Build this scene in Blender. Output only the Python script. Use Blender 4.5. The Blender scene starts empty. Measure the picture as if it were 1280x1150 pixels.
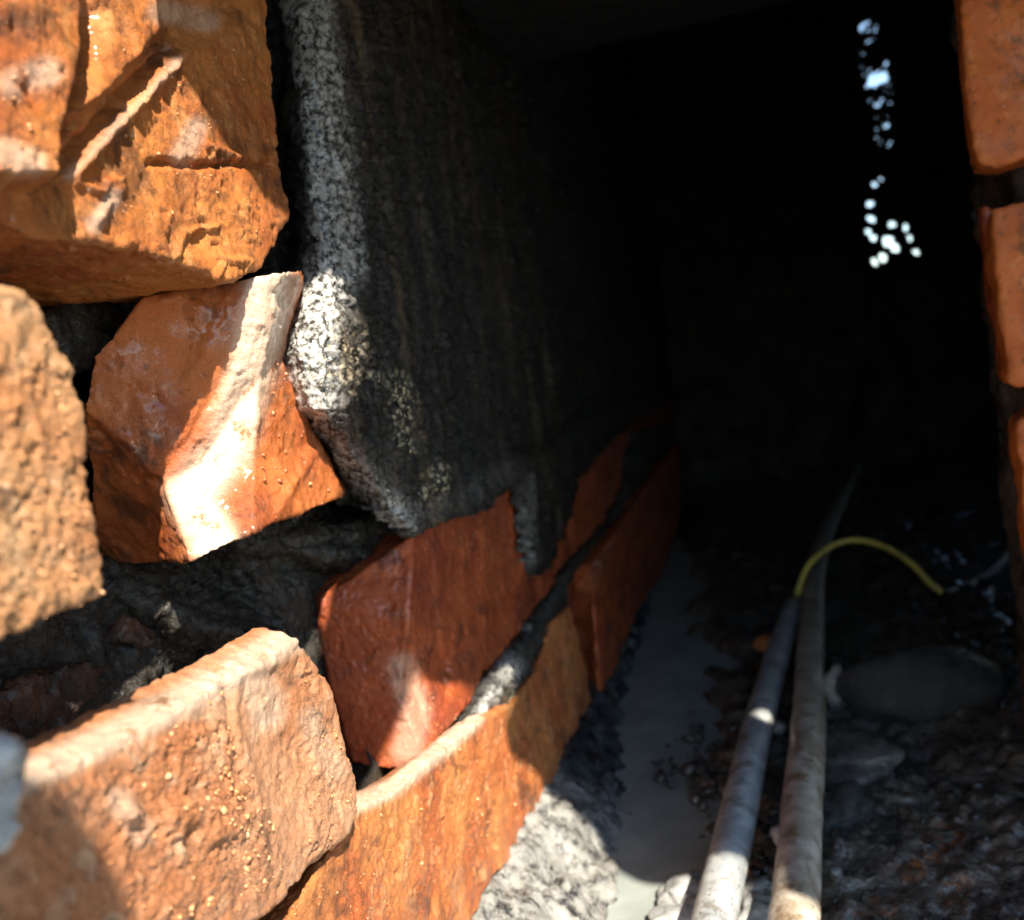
import bpy, bmesh, math, random
import numpy as np
from mathutils import Matrix, Vector
random.seed(7)
C = bpy.context.scene.collection

# ------------------------------------------------------------------ camera
F_PX, W_PX, H_PX = 1150.0, 1280.0, 1150.0
VP = (930.0, 440.0)                       # where the drain's own direction meets the picture
ROLL = math.radians(8.0)
def _n(v): return v / np.linalg.norm(v)
_Yc = _n(np.array([VP[0] - W_PX / 2, VP[1] - H_PX / 2, F_PX]))
_d = np.array([math.sin(ROLL), math.cos(ROLL), 0.0]); _d[2] = -(_d[0] * _Yc[0] + _d[1] * _Yc[1]) / _Yc[2]
_Zc = -_n(_d); _Xc = np.cross(_Yc, _Zc)
R_CW = np.array([_Xc, _Yc, _Zc])          # rows: world axes in camera coords (right, down, forward)
cam_d = bpy.data.cameras.new('camera'); cam = bpy.data.objects.new('camera', cam_d); C.objects.link(cam)
_r, _dn, _f = R_CW[:, 0], R_CW[:, 1], R_CW[:, 2]
cam.matrix_world = Matrix(((_r[0], -_dn[0], -_f[0], 0), (_r[1], -_dn[1], -_f[1], 0), (_r[2], -_dn[2], -_f[2], 0), (0, 0, 0, 1)))
cam_d.sensor_width = 36; cam_d.lens = 36 * F_PX / W_PX
cam_d.clip_start = 0.005; cam_d.clip_end = 3000
cam_d.dof.use_dof = True; cam_d.dof.focus_distance = 0.245; cam_d.dof.aperture_fstop = cam_d.lens / 2.3
bpy.context.scene.camera = cam

# ------------------------------------------------------------------ light
SUN_TO = _n(np.array([0.42, -0.58, 0.70]))
w = bpy.data.worlds.new('World'); bpy.context.scene.world = w; w.use_nodes = True
nt = w.node_tree; bg = nt.nodes['Background']
sky = nt.nodes.new('ShaderNodeTexSky'); sky.sky_type = 'NISHITA'; sky.sun_disc = False
sky.sun_elevation = math.asin(SUN_TO[2]); sky.sun_rotation = math.atan2(SUN_TO[0], SUN_TO[1])
sky.air_density = 1.2; sky.dust_density = 0.2; sky.ozone_density = 3.0
nt.links.new(sky.outputs[0], bg.inputs[0]); bg.inputs[1].default_value = 0.11
sun_d = bpy.data.lights.new('sun', 'SUN'); sun_d.energy = 5.0; sun_d.angle = math.radians(0.5); sun_d.color = (1, 0.93, 0.80)
sun = bpy.data.objects.new('sun', sun_d); C.objects.link(sun)
sun.rotation_euler = Vector(SUN_TO).to_track_quat('Z', 'Y').to_euler(); sun.location = Vector(SUN_TO) * 5
vs = bpy.context.scene.view_settings
vs.view_transform = 'Standard'; vs.look = 'None'; vs.gamma = 1; vs.exposure = 1.7; vs.use_curve_mapping = False

# ------------------------------------------------------------------ helpers: rays, noise
def ray(px, py):
    c = np.stack([np.asarray(px, float) - W_PX / 2, np.asarray(py, float) - H_PX / 2, np.full(np.shape(px), F_PX)], -1)
    return c @ R_CW.T
def on_x(px, py, x):
    d = ray(px, py); return d * (np.asarray(x) / d[..., 0])[..., None]
def on_wall(px, py, x, ymax=2.2):
    """as on_x, but the wall runs no farther than ymax"""
    d = ray(px, py); x = np.broadcast_to(np.asarray(x, float), d.shape[:-1])
    t = np.where(d[..., 0] < -1e-6, x / np.minimum(d[..., 0], -1e-6), 1e9); t = np.minimum(t, ymax / d[..., 1])
    p = d * t[..., None]; p[..., 0] = x; return p
def on_y(px, py, y):
    d = ray(px, py); return d * (np.asarray(y) / d[..., 1])[..., None]
def on_z(px, py, z):
    d = ray(px, py); return d * (np.asarray(z) / d[..., 2])[..., None]
def to_px(P):
    c = np.asarray(P) @ R_CW
    z = np.maximum(c[..., 2], 1e-4)
    return W_PX / 2 + F_PX * c[..., 0] / z, H_PX / 2 + F_PX * c[..., 1] / z
_perm = np.random.RandomState(3).permutation(256); _perm = np.concatenate([_perm, _perm, _perm])
_grad = np.random.RandomState(4).normal(size=(256, 3)); _grad /= np.linalg.norm(_grad, axis=1)[:, None]
def perlin(P):
    i = np.floor(P).astype(int); f = P - i; i &= 255
    u = f * f * f * (f * (f * 6 - 15) + 10)
    def g(a, b, c):
        h = _perm[_perm[_perm[i[:, 0] + a] + i[:, 1] + b] + i[:, 2] + c]
        return ((f - np.array([a, b, c])) * _grad[h]).sum(1)
    def L(a, b, t): return a + (b - a) * t
    x0 = L(L(g(0,0,0), g(1,0,0), u[:,0]), L(g(0,1,0), g(1,1,0), u[:,0]), u[:,1])
    x1 = L(L(g(0,0,1), g(1,0,1), u[:,0]), L(g(0,1,1), g(1,1,1), u[:,0]), u[:,1])
    return L(x0, x1, u[:,2]) * 1.5
def fbm(P, size, octs=4, gain=0.5, seed=0):
    Q = np.asarray(P, float) / size + seed * 17.31 + 100.0; a = 1.0; r = 0
    for _ in range(octs): r = r + a * perlin(Q); Q = Q * 2.03 + 5.1; a *= gain
    return r
def ridged(P, size, octs=4, seed=0):
    Q = np.asarray(P, float) / size + seed * 13.7 + 90.0; a = 1.0; r = 0
    for _ in range(octs): r = r + a * (1 - 2 * np.abs(perlin(Q))); Q = Q * 2.1 + 3.3; a *= 0.5
    return r
def sstep(a, b, x): t = np.clip((x - a) / (b - a), 0, 1); return t * t * (3 - 2 * t)
def seg_dist(X, Y, poly, closed=False):
    best = np.full(np.shape(X), 1e9); n = len(poly)
    for k in range(n if closed else n - 1):
        ax, ay = poly[k][:2]; bx, by = poly[(k + 1) % n][:2]
        dx, dy = bx - ax, by - ay; t = np.clip(((X - ax) * dx + (Y - ay) * dy) / (dx * dx + dy * dy + 1e-12), 0, 1)
        best = np.minimum(best, np.hypot(X - ax - t * dx, Y - ay - t * dy))
    return best
def inside(X, Y, poly):
    r = np.zeros(np.shape(X), bool); n = len(poly)
    for k in range(n):
        ax, ay = poly[k][:2]; bx, by = poly[(k + 1) % n][:2]
        c = ((ay > Y) != (by > Y)) & (X < (bx - ax) * (Y - ay) / ((by - ay) + 1e-12) + ax); r ^= c
    return r
def sdist(X, Y, poly):
    d = seg_dist(X, Y, poly, True); return np.where(inside(X, Y, poly), d, -d)

# ------------------------------------------------------------------ helpers: objects
def tag(o, label=None, cat=None, group=None, kind=None):
    if label: o['label'] = label
    if cat: o['category'] = cat
    if group: o['group'] = group
    if kind: o['kind'] = kind
    return o
def empty(name, loc, **k):
    o = bpy.data.objects.new(name, None); C.objects.link(o); o.location = loc; o.empty_display_size = 0.02
    return tag(o, **k)
WORLD_LOC = {}
def wloc(o): return Vector(WORLD_LOC.get(o.name, o.location)) if o else Vector((0, 0, 0))
def link_mesh(name, co, faces, mat, parent=None, smooth=True, me=None, attr=None):
    co = np.asarray(co, float); cen = Vector(((co.max(0) + co.min(0)) / 2).tolist())
    if me is None:
        me = bpy.data.meshes.new(name); me.from_pydata((co - np.array(cen)).tolist(), [], [list(map(int, f)) for f in faces])
    else:
        me.vertices.foreach_set('co', (co - np.array(cen)).astype(np.float32).ravel())
    me.update()
    if smooth: me.polygons.foreach_set('use_smooth', [True] * len(me.polygons))
    me.materials.clear(); me.materials.append(mat)
    if attr:
        for k, v in attr.items():
            a = me.attributes.new(k, 'FLOAT', 'POINT'); a.data.foreach_set('value', np.asarray(v, np.float32))
    o = bpy.data.objects.new(name, me); C.objects.link(o)
    if parent: o.parent = parent
    o.location = cen - wloc(parent); WORLD_LOC[o.name] = cen
    return o
def voxel(co, faces, size, smooth=4, fac=0.5):
    me = bpy.data.meshes.new('tmp'); me.from_pydata([list(map(float, c)) for c in co], [], faces)
    bm = bmesh.new(); bm.from_mesh(me); bmesh.ops.recalc_face_normals(bm, faces=bm.faces); bm.to_mesh(me); bm.free()
    o = bpy.data.objects.new('tmp', me); C.objects.link(o)
    m = o.modifiers.new('r', 'REMESH'); m.mode = 'VOXEL'; m.voxel_size = size
    if smooth: s = o.modifiers.new('s', 'SMOOTH'); s.factor = fac; s.iterations = smooth
    dg = bpy.context.evaluated_depsgraph_get(); dg.update()
    out = bpy.data.meshes.new_from_object(o.evaluated_get(dg))
    bpy.data.objects.remove(o); bpy.data.meshes.remove(me)
    return out
def arrays(me):
    n = len(me.vertices); co = np.empty(n * 3, np.float32); me.vertices.foreach_get('co', co)
    no = np.empty(n * 3, np.float32); me.vertex_normals.foreach_get('vector', no)
    return co.reshape(-1, 3).astype(float), no.reshape(-1, 3).astype(float)
def prism(front, faces, ext):
    """front verts (world), front faces, boundary swept by ext (away from the viewer)"""
    n = len(front); back = [np.asarray(f) + np.asarray(ext) for f in front]
    cnt = {}
    for f in faces:
        for a, b in zip(f, f[1:] + f[:1]):
            cnt[(a, b)] = cnt.get((a, b), 0) + 1
    out = [list(f) for f in faces] + [[i + n for i in reversed(f)] for f in faces]
    for (a, b) in cnt:
        if (b, a) not in cnt: out.append([b, a, a + n, b + n])
    return list(front) + back, out
def features(co, no, feats):
    """real relief on a solid: grooves, ridges, flaked plates and knobs, traced where they are in the photo"""
    if not feats: return co
    X, Y = to_px(co); wob = 3.0 * fbm(co, 0.006, 3, seed=9); X = X + wob * 1.5; Y = Y + 3.0 * fbm(co, 0.006, 3, seed=8) * 1.5
    vdir = _nrm(co); facing = np.clip(-(no * vdir).sum(1) * 4, 0, 1)
    disp = np.zeros(len(co))
    for f in feats:
        if f[0] == 'line':
            _, poly, wd, h = f[:4]; d = seg_dist(X, Y, poly); disp += h * np.exp(-(d / wd) ** 2)
        elif f[0] == 'plate':
            _, poly, soft, h = f[:4]; disp += h * sstep(-soft, soft, sdist(X, Y, poly))
        elif f[0] == 'grain':
            _, poly, soft, h = f[:4]; m_ = sstep(-soft, soft, sdist(X, Y, poly)); disp += h * m_ * (ridged(co, 0.0016, 2, seed=41) + np.maximum(0, fbm(co, 0.0028, 2, seed=42)) * 1.6)
        elif f[0] == 'knob':
            _, cx, cy, r, h = f; disp += h * np.exp(-((X - cx) ** 2 + (Y - cy) ** 2) / r ** 2)
    return co + no * (disp * facing)[:, None]
def _nrm(v): return v / np.linalg.norm(v, axis=-1, keepdims=True)
def rough_solid(name, front, faces, ext, mat, parent, vox=0.0011, smooth=4, amp=0.0009, size=0.012, fine=0.0003, feats=None, seed=0, ridge=0.0, pits=0.0006, attr_fn=None):
    co, fs = prism(front, faces, ext); me = voxel(co, fs, vox, smooth); co, no = arrays(me)
    d = amp * fbm(co, size, 3, seed=seed) + fine * fbm(co, 0.0032, 4, 0.7, seed=seed + 1)
    rough = sstep(-0.25, 0.35, fbm(co, 0.022, 2, seed=seed + 5))                    # crumbly areas against smooth muddy ones
    d = d + rough * fine * 0.9 * ridged(co, 0.0022, 2, seed=seed + 6)
    d = d - pits * sstep(0.28, 0.62, fbm(co, 0.006, 3, 0.6, seed=seed + 7))
    if ridge: d = d + ridge * ridged(co, size * 1.4, 3, seed=seed + 2)
    co = co + no * d[:, None]
    co = features(co, no, feats)
    return link_mesh(name, co, None, mat, parent, me=me, attr=attr_fn(co) if attr_fn else None)
def px_face(poly, x, tilt=0.0):
    """polygon traced on the wall plane x (metres, negative is left)"""
    a = np.array(poly, float); return list(on_x(a[:, 0], a[:, 1], np.full(len(a), x) if np.isscalar(x) else np.asarray(x)))
def jag(poly, step=9, amp=2.2, seed=0):
    out = []; rs = np.random.RandomState(seed); n = len(poly)
    for k in range(n):
        a, b = np.array(poly[k], float), np.array(poly[(k + 1) % n], float); m = max(1, int(np.linalg.norm(b - a) / step))
        nn = np.array([-(b - a)[1], (b - a)[0]]) / (np.linalg.norm(b - a) + 1e-9)
        for j in range(m): out.append(tuple(a + (b - a) * j / m + nn * (rs.uniform(-amp, amp) if j else rs.uniform(-amp, amp) * .4)))
    return out
def masked_sheet(name, P, mask, thick, mat, parent, attr=None):
    """grid of world points P[h,w,3]; cells off the mask are cut away, the rim is turned back by thick"""
    h, wd = mask.shape; idx = np.arange(h * wd).reshape(h, wd)
    cell = mask[:-1, :-1] & mask[1:, :-1] & mask[:-1, 1:] & mask[1:, 1:]
    a, b, c, d = idx[:-1, :-1][cell], idx[:-1, 1:][cell], idx[1:, 1:][cell], idx[1:, :-1][cell]
    F = np.stack([a, d, c, b], 1); q = P.reshape(-1, 3)
    if (np.cross(q[F[:, 1]] - q[F[:, 0]], q[F[:, 3]] - q[F[:, 0]]) * _nrm(q[F[:, 0]])).sum(1).mean() > 0: F = F[:, ::-1]
    E = np.concatenate([F[:, [0, 1]], F[:, [1, 2]], F[:, [2, 3]], F[:, [3, 0]]])
    key = E[:, 0].astype(np.int64) * (h * wd) + E[:, 1]; rev = E[:, 1].astype(np.int64) * (h * wd) + E[:, 0]
    rim = E[~np.isin(key, rev)]
    co = P.reshape(-1, 3); rv = np.unique(rim); new = {v: h * wd + k for k, v in enumerate(rv)}
    co2 = np.concatenate([co, co[rv] + np.asarray(thick)])
    F2 = np.array([[e[1], e[0], new[e[0]], new[e[1]]] for e in rim]) if len(rim) else np.zeros((0, 4), int)
    F = np.concatenate([F, F2]) if len(F2) else F
    used = np.unique(F); remap = np.zeros(len(co2), int); remap[used] = np.arange(len(used))
    at = None
    if attr: at = {k: np.concatenate([v.ravel(), v.ravel()[rv]])[used] for k, v in attr.items()}
    return link_mesh(name, co2[used], remap[F], mat, parent, attr=at)
def tube(pts, rad, mat, name, parent=None, seg=20, cap=True, wob=0.0, seed=0, sub=8, hollow=0.0):
    P = np.array(pts, float); Q = []
    for k in range(len(P) - 1):
        p0, p1, p2, p3 = P[max(k - 1, 0)], P[k], P[k + 1], P[min(k + 2, len(P) - 1)]
        for j in range(sub):
            t = j / sub; Q.append(0.5 * ((2 * p1) + (-p0 + p2) * t + (2 * p0 - 5 * p1 + 4 * p2 - p3) * t * t + (-p0 + 3 * p1 - 3 * p2 + p3) * t ** 3))
    Q.append(P[-1]); Q = np.array(Q); T = _nrm(np.gradient(Q, axis=0)); up = np.array([0.13, 0.1, 1.0])
    S = _nrm(np.cross(T, up)); U = np.cross(S, T); th = np.linspace(0, 2 * math.pi, seg, endpoint=False)
    co = (Q[:, None] + rad * (np.cos(th)[None, :, None] * S[:, None] + np.sin(th)[None, :, None] * U[:, None]))
    n = len(Q); flat = co.reshape(-1, 3)
    if wob: flat = flat + _nrm(flat - np.repeat(Q, seg, 0)) * (wob * fbm(flat, 0.01, 3, seed=seed))[:, None]
    F = [[i * seg + j, i * seg + (j + 1) % seg, (i + 1) * seg + (j + 1) % seg, (i + 1) * seg + j] for i in range(n - 1) for j in range(seg)]
    flat = list(flat)
    if hollow:
        b = len(flat); inner = [np.asarray(flat[(n - 1) * seg + j]) * 0 + Q[-1] + (np.asarray(flat[(n - 1) * seg + j]) - Q[-1]) * hollow for j in range(seg)]
        deep = [p - T[-1] * rad * 3 for p in inner]; flat += inner + deep
        for j in range(seg):
            k = (j + 1) % seg; F.append([(n - 1) * seg + j, (n - 1) * seg + k, b + k, b + j]); F.append([b + j, b + k, b + seg + k, b + seg + j])
        F.append([b + seg + j for j in range(seg)]); F.append(list(range(seg - 1, -1, -1)))
    elif cap:
        F.append(list(range(seg - 1, -1, -1))); F.append([(n - 1) * seg + j for j in range(seg)])
    return link_mesh(name, flat, F, mat, parent)
def pebble_data(sub=2):
    bm = bmesh.new(); bmesh.ops.create_icosphere(bm, subdivisions=sub, radius=1.0); v = np.array([x.co[:] for x in bm.verts]); f = np.array([[q.index for q in x.verts] for x in bm.faces]); bm.free(); return v, f
ICO1, ICO2, ICO4 = pebble_data(1), pebble_data(2), pebble_data(4)
def stone(name, cen, rad, mat, parent=None, seed=0, rot=0.0, lump=0.18, ico=ICO4, fine=0.02, tilt=0.0, flat=0.0):
    v, f = ico; q = v * (1 + lump * fbm(v, 1.1, 2, seed=seed) + fine * fbm(v, 0.3, 3, seed=seed + 3))[:, None]
    if flat: q = np.sign(q) * np.abs(q) ** (1 - flat)
    q = q * np.array(rad); c, s = math.cos(tilt), math.sin(tilt); q = q @ np.array([[1, 0, 0], [0, c, s], [0, -s, c]])
    c, s = math.cos(rot), math.sin(rot); q = q @ np.array([[c, s, 0], [-s, c, 0], [0, 0, 1]])
    return link_mesh(name, q + np.array(cen), f, mat, parent)
def scatter(name, pts, rads, mat, parent, seed=0, ico=ICO1, squash=0.75):
    rs = np.random.RandomState(seed); v, f = ico; VV, FF = [], []
    for k, (p, r) in enumerate(zip(pts, rads)):
        q = v * (rs.uniform(0.5, 1.4, 3)) * rs.uniform(0.6, 1.25, (len(v), 1)) * r; a = rs.uniform(0, 6.28); c, s = math.cos(a), math.sin(a)
        q = q @ np.array([[c, s, 0], [-s, c, 0], [0, 0, 1]]); q = q @ np.array([[1, 0, 0], [0, c, -s], [0, s, c]])
        VV.append(q + p); FF.append(f + k * len(v))
    o = link_mesh(name, np.concatenate(VV), np.concatenate(FF), mat, parent); o['kind'] = 'stuff'; return o
def grit_on(o, region, n, rmin, rmax, mat, seed=0, cluster=0.0, face=0.15):
    """small grains sitting on the surface of o, inside the traced region"""
    me = o.data; co, no = arrays(me); cen = np.array(wloc(o)); co = co + cen
    X, Y = to_px(co); ok = inside(X, Y, region) & (-(no * _nrm(co)).sum(1) > face)
    if cluster: ok &= fbm(co, 0.012, 3, seed=seed) > cluster * (np.random.RandomState(seed).rand(len(co)) * 1.2 - .1)
    ids = np.nonzero(ok)[0]
    if len(ids) == 0: return
    rs = np.random.RandomState(seed); ids = rs.choice(ids, min(n, len(ids)), replace=False); r = 0.72 * (rmin * 0.6 + 0.8 * (rmax - rmin) * rs.rand(len(ids)) ** 5.0)
    scatter('grit', co[ids] + no[ids] * (r * 0.15)[:, None], r, mat, o, seed)

# ------------------------------------------------------------------ materials
class Mat:
    def __init__(s, name):
        s.m = bpy.data.materials.new(name); s.m.use_nodes = True; s.t = s.m.node_tree; s.b = s.t.nodes['Principled BSDF']
        s.tc = s.t.nodes.new('ShaderNodeTexCoord').outputs['Object']
    def noise(s, scale, detail=4, rough=0.55, stretch=None, dist=0.0, off=0.0):
        n = s.t.nodes.new('ShaderNodeTexNoise'); n.inputs['Scale'].default_value = scale; n.inputs['Detail'].default_value = detail
        n.inputs['Roughness'].default_value = rough; n.inputs['Distortion'].default_value = dist
        mp = s.t.nodes.new('ShaderNodeMapping'); mp.inputs['Location'].default_value = (off, off * .7, -off)
        if stretch: mp.inputs['Scale'].default_value = stretch
        s.t.links.new(s.tc, mp.inputs[0]); s.t.links.new(mp.outputs[0], n.inputs[0]); return n.outputs[0]
    def vor(s, scale, feat='F1'):
        n = s.t.nodes.new('ShaderNodeTexVoronoi'); n.inputs['Scale'].default_value = scale; n.feature = feat; s.t.links.new(s.tc, n.inputs[0]); return n.outputs[0]
    def ramp(s, v, a, b, lo=0.0, hi=1.0):
        n = s.t.nodes.new('ShaderNodeMapRange'); n.interpolation_type = 'SMOOTHSTEP'
        for i, q in zip((1, 2, 3, 4), (a, b, lo, hi)): n.inputs[i].default_value = q
        s.t.links.new(v, n.inputs[0]); return n.outputs[0]
    def mix(s, f, a, b):
        n = s.t.nodes.new('ShaderNodeMix'); n.data_type = 'RGBA'
        for sock, v in ((n.inputs[0], f), (n.inputs[6], a), (n.inputs[7], b)):
            if hasattr(v, 'links'): s.t.links.new(v, sock)
            elif isinstance(v, tuple): sock.default_value = v + (1,)
            else: sock.default_value = v
        return n.outputs[2]
    def math(s, op, a, b=0.0):
        n = s.t.nodes.new('ShaderNodeMath'); n.operation = op
        for sock, v in ((n.inputs[0], a), (n.inputs[1], b)):
            if hasattr(v, 'links'): s.t.links.new(v, sock)
            else: sock.default_value = v
        return n.outputs[0]
    def attr(s, name):
        n = s.t.nodes.new('ShaderNodeAttribute'); n.attribute_name = name; return n.outputs['Fac']
    def bump(s, hs):
        prev = None
        for v, dist, st in hs:
            b = s.t.nodes.new('ShaderNodeBump'); b.inputs['Distance'].default_value = dist; b.inputs['Strength'].default_value = st
            s.t.links.new(v, b.inputs['Height'])
            if prev: s.t.links.new(prev, b.inputs['Normal'])
            prev = b.outputs[0]
        s.t.links.new(prev, s.b.inputs['Normal'])
    def set(s, **k):
        for n, v in k.items():
            n = n.replace('_', ' '); sock = s.b.inputs[n]
            if hasattr(v, 'links'): s.t.links.new(v, sock)
            elif isinstance(v, tuple): sock.default_value = v + (1,)
            else: sock.default_value = v
        return s
def brick_material(name, base, deep, pale, wet=0.5, speck=0.5, off=0.0, bump=1.0):
    M = Mat(name)
    big = M.noise(26, 4, 0.6, off=off); mid = M.noise(95, 6, 0.7, off=off + 1, dist=0.8); fine = M.noise(700, 5, 0.7, off=off + 2)
    c = M.mix(M.ramp(big, 0.36, 0.62), deep, base)
    c = M.mix(M.ramp(mid, 0.50, 0.72, 0, 0.9), c, pale)                                                     # dusty clay film
    soot = (deep[0] * .28, deep[1] * .36, deep[2] * .5)
    c = M.mix(M.ramp(M.noise(48, 8, 0.74, off=off + 4, dist=0.4), 0.52, 0.64, 0, 0.8), c, soot)             # mud and soot in patches
    c = M.mix(M.ramp(M.noise(330, 6, 0.75, off=off + 6), 0.56, 0.68, 0, 0.65), c, soot)
    c = M.mix(M.ramp(fine, 0.63, 0.70, 0, speck), c, (0.025, 0.016, 0.010))
    c = M.mix(M.ramp(M.noise(520, 4, 0.6, off=off + 7), 0.68, 0.74, 0, 0.7), c, (0.66, 0.50, 0.36))          # pale sand grains
    film_highlight = M.math('MULTIPLY', M.attr('film_highlight'), M.ramp(M.noise(140, 6, 0.7, off=off + 8), 0.30, 0.46))
    c = M.mix(film_highlight, c, (0.70, 0.50, 0.36))                                                                  # pale wet clay, doubling as painted sun highlights on brick edges
    rg = M.ramp(M.noise(70, 6, 0.7, off=off + 5), 0.38, 0.64, 0.20 + 0.2 * (1 - wet), 0.50 + 0.25 * (1 - wet))
    M.set(Base_Color=c, Roughness=rg, Specular_IOR_Level=0.45, Coat_Weight=M.ramp(M.noise(55, 5, 0.65, off=off + 9), 0.42, 0.6, 0, 0.75 * wet), Coat_Roughness=0.16)
    M.bump([(M.noise(130, 6, 0.7, off=off), 0.0018, 0.5 * bump), (M.noise(600, 6, 0.78, off=off + 3), 0.0013, 0.9 * bump), (M.noise(1900, 4, 0.7), 0.0006, 0.9 * bump)])
    return M.m
brick_orange = brick_material('brick_orange', (0.56, 0.19, 0.038), (0.42, 0.105, 0.018), (0.62, 0.29, 0.09), 0.5, 0.4)
brick_vivid = brick_material('brick_vivid', (0.52, 0.125, 0.014), (0.40, 0.085, 0.010), (0.54, 0.17, 0.035), 0.2, 0.4, 12.0, 0.7)
brick_mid = brick_material('brick_mid', (0.53, 0.185, 0.05), (0.40, 0.10, 0.025), (0.60, 0.30, 0.13), 0.6, 0.5, 15.0)
brick_tan = brick_material('brick_tan', (0.60, 0.285, 0.145), (0.50, 0.185, 0.07), (0.66, 0.42, 0.26), 0.4, 0.4, 3.0, 1.3)
brick_buff = brick_material('brick_buff', (0.58, 0.29, 0.125), (0.50, 0.20, 0.07), (0.64, 0.39, 0.21), 0.4, 0.4, 21.0, 1.3)
brick_red = brick_material('brick_red', (0.37, 0.070, 0.014), (0.25, 0.040, 0.010), (0.44, 0.12, 0.033), 0.9, 0.5, 6.0, 0.8)
brick_slick = brick_material('brick_slick', (0.46, 0.125, 0.026), (0.30, 0.066, 0.014), (0.46, 0.15, 0.04), 1.0, 0.55, 9.0, 0.7)
def cement(name, dark, mid, pale, lo=0.45, hi=0.62, rough=(0.2, 0.5), attr=None, streak=False, bump=1.0, coat=0.2, pale_col=(0.5, 0.48, 0.44), bscale=420, blo=(0.40, 0.58)):
    M = Mat(name)
    st = (1, 1, 0.16) if streak else None
    n1 = M.noise(70, 6, 0.7, st); n2 = M.noise(380, 5, 0.7, (1, 1, 0.45) if streak else None, off=2); n3 = M.noise(1500, 4, 0.65)
    c = M.mix(M.ramp(n1, lo, hi), dark, mid)
    c = M.mix(M.ramp(n2, 0.58, 0.74, 0, 0.6), c, pale)
    if streak: c = M.mix(M.ramp(M.noise(75, 5, 0.65, (1, 1, 0.07), off=11), 0.54, 0.68, 0, 0.7), c, (0.085, 0.055, 0.026))
    if attr:
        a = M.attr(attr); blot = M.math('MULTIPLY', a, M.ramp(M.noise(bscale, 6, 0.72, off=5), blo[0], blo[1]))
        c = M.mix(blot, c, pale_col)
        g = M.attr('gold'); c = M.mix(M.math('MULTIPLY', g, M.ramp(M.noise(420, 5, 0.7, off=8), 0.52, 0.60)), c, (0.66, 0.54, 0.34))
    M.set(Base_Color=c, Roughness=M.ramp(M.noise(160, 5, 0.6, off=3), 0.35, 0.7, rough[0], rough[1]), Coat_Weight=(M.math('ADD', M.math('MULTIPLY', M.attr(attr), 0.9), coat) if streak else coat), Coat_Roughness=0.1)
    M.bump([(n1, 0.003, 0.35 * bump), (n2, 0.0016, 0.8 * bump), (n3, 0.0004, 0.8 * bump)])
    return M.m
plaster_mat = cement('plaster_wet', (0.005, 0.0036, 0.002), (0.022, 0.014, 0.006), (0.17, 0.11, 0.045), 0.44, 0.68, (0.2, 0.44), 'pale', True, bump=1.4, coat=0.04)
mortar_mat = cement('mortar_black', (0.012, 0.010, 0.007), (0.035, 0.027, 0.018), (0.09, 0.07, 0.045), 0.42, 0.7, (0.2, 0.5), coat=0.1, bump=1.3)
mortar_brown = cement('mortar_brown', (0.02, 0.012, 0.008), (0.10, 0.038, 0.015), (0.16, 0.08, 0.045), 0.42, 0.66, (0.2, 0.5))
cement_grey = cement('cement_grey', (0.18, 0.18, 0.18), (0.36, 0.355, 0.34), (0.5, 0.49, 0.46), 0.35, 0.6, (0.14, 0.34), bump=0.9, coat=0.5)
cement_pale = cement('cement_pale', (0.12, 0.115, 0.10), (0.34, 0.31, 0.26), (0.55, 0.5, 0.42), 0.42, 0.58, (0.25, 0.5))
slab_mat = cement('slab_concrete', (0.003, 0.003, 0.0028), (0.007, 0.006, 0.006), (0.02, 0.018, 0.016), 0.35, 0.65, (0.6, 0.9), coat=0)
mud_mat = cement('mud_wet', (0.010, 0.0095, 0.009), (0.03, 0.026, 0.022), (0.07, 0.055, 0.04), 0.42, 0.7, (0.10, 0.34), coat=0.4)
def mud_with_rust():
    M = Mat('mud_floor'); n1 = M.noise(60, 6, 0.68); n2 = M.noise(320, 5, 0.7); n3 = M.noise(1300, 4, 0.6)
    c = M.mix(M.ramp(n1, 0.4, 0.7), (0.045, 0.038, 0.031), (0.13, 0.108, 0.08)); c = M.mix(M.ramp(n2, 0.62, 0.78, 0, 0.25), c, (0.13, 0.11, 0.085))
    c = M.mix(M.math('MULTIPLY', M.attr('rust'), M.ramp(M.noise(170, 5, 0.7, off=4), 0.46, 0.6)), c, (0.20, 0.065, 0.018))
    M.set(Base_Color=c, Roughness=M.ramp(n2, 0.35, 0.65, 0.12, 0.28), Coat_Weight=1.0, Coat_Roughness=0.12)
    M.bump([(n1, 0.006, 0.5), (M.noise(110, 3, 0.5, off=9), 0.006, 0.8), (M.noise(420, 3, 0.5, off=6), 0.0016, 0.6)]); return M.m
mud_floor = mud_with_rust()
def simple(name, col, col2, rough=0.4, scale=200, coat=0.0, bump=0.5, lo=.4, hi=.65, dist=0.0004):
    M = Mat(name); n = M.noise(scale, 5, 0.65); M.set(Base_Color=M.mix(M.ramp(n, lo, hi), col, col2), Roughness=rough, Coat_Weight=coat, Coat_Roughness=0.1)
    M.bump([(M.noise(scale * 3, 4, 0.6), dist, bump)]); return M.m
def water_material():
    M = Mat('silty_water'); c = M.mix(M.ramp(M.noise(25, 4, 0.6), 0.35, 0.7), (0.20, 0.22, 0.20), (0.28, 0.30, 0.275))
    M.set(Base_Color=c, Roughness=0.12, IOR=1.33); M.bump([(M.noise(60, 3, 0.5), 0.0008, 0.25)]); return M.m
grit_warm = simple('grit_warm', (0.44, 0.17, 0.06), (0.56, 0.29, 0.14), 0.5, 60, 0.08)
grit_red = simple('grit_red', (0.30, 0.07, 0.02), (0.5, 0.22, 0.1), 0.25, 120, 0.5)

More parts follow.
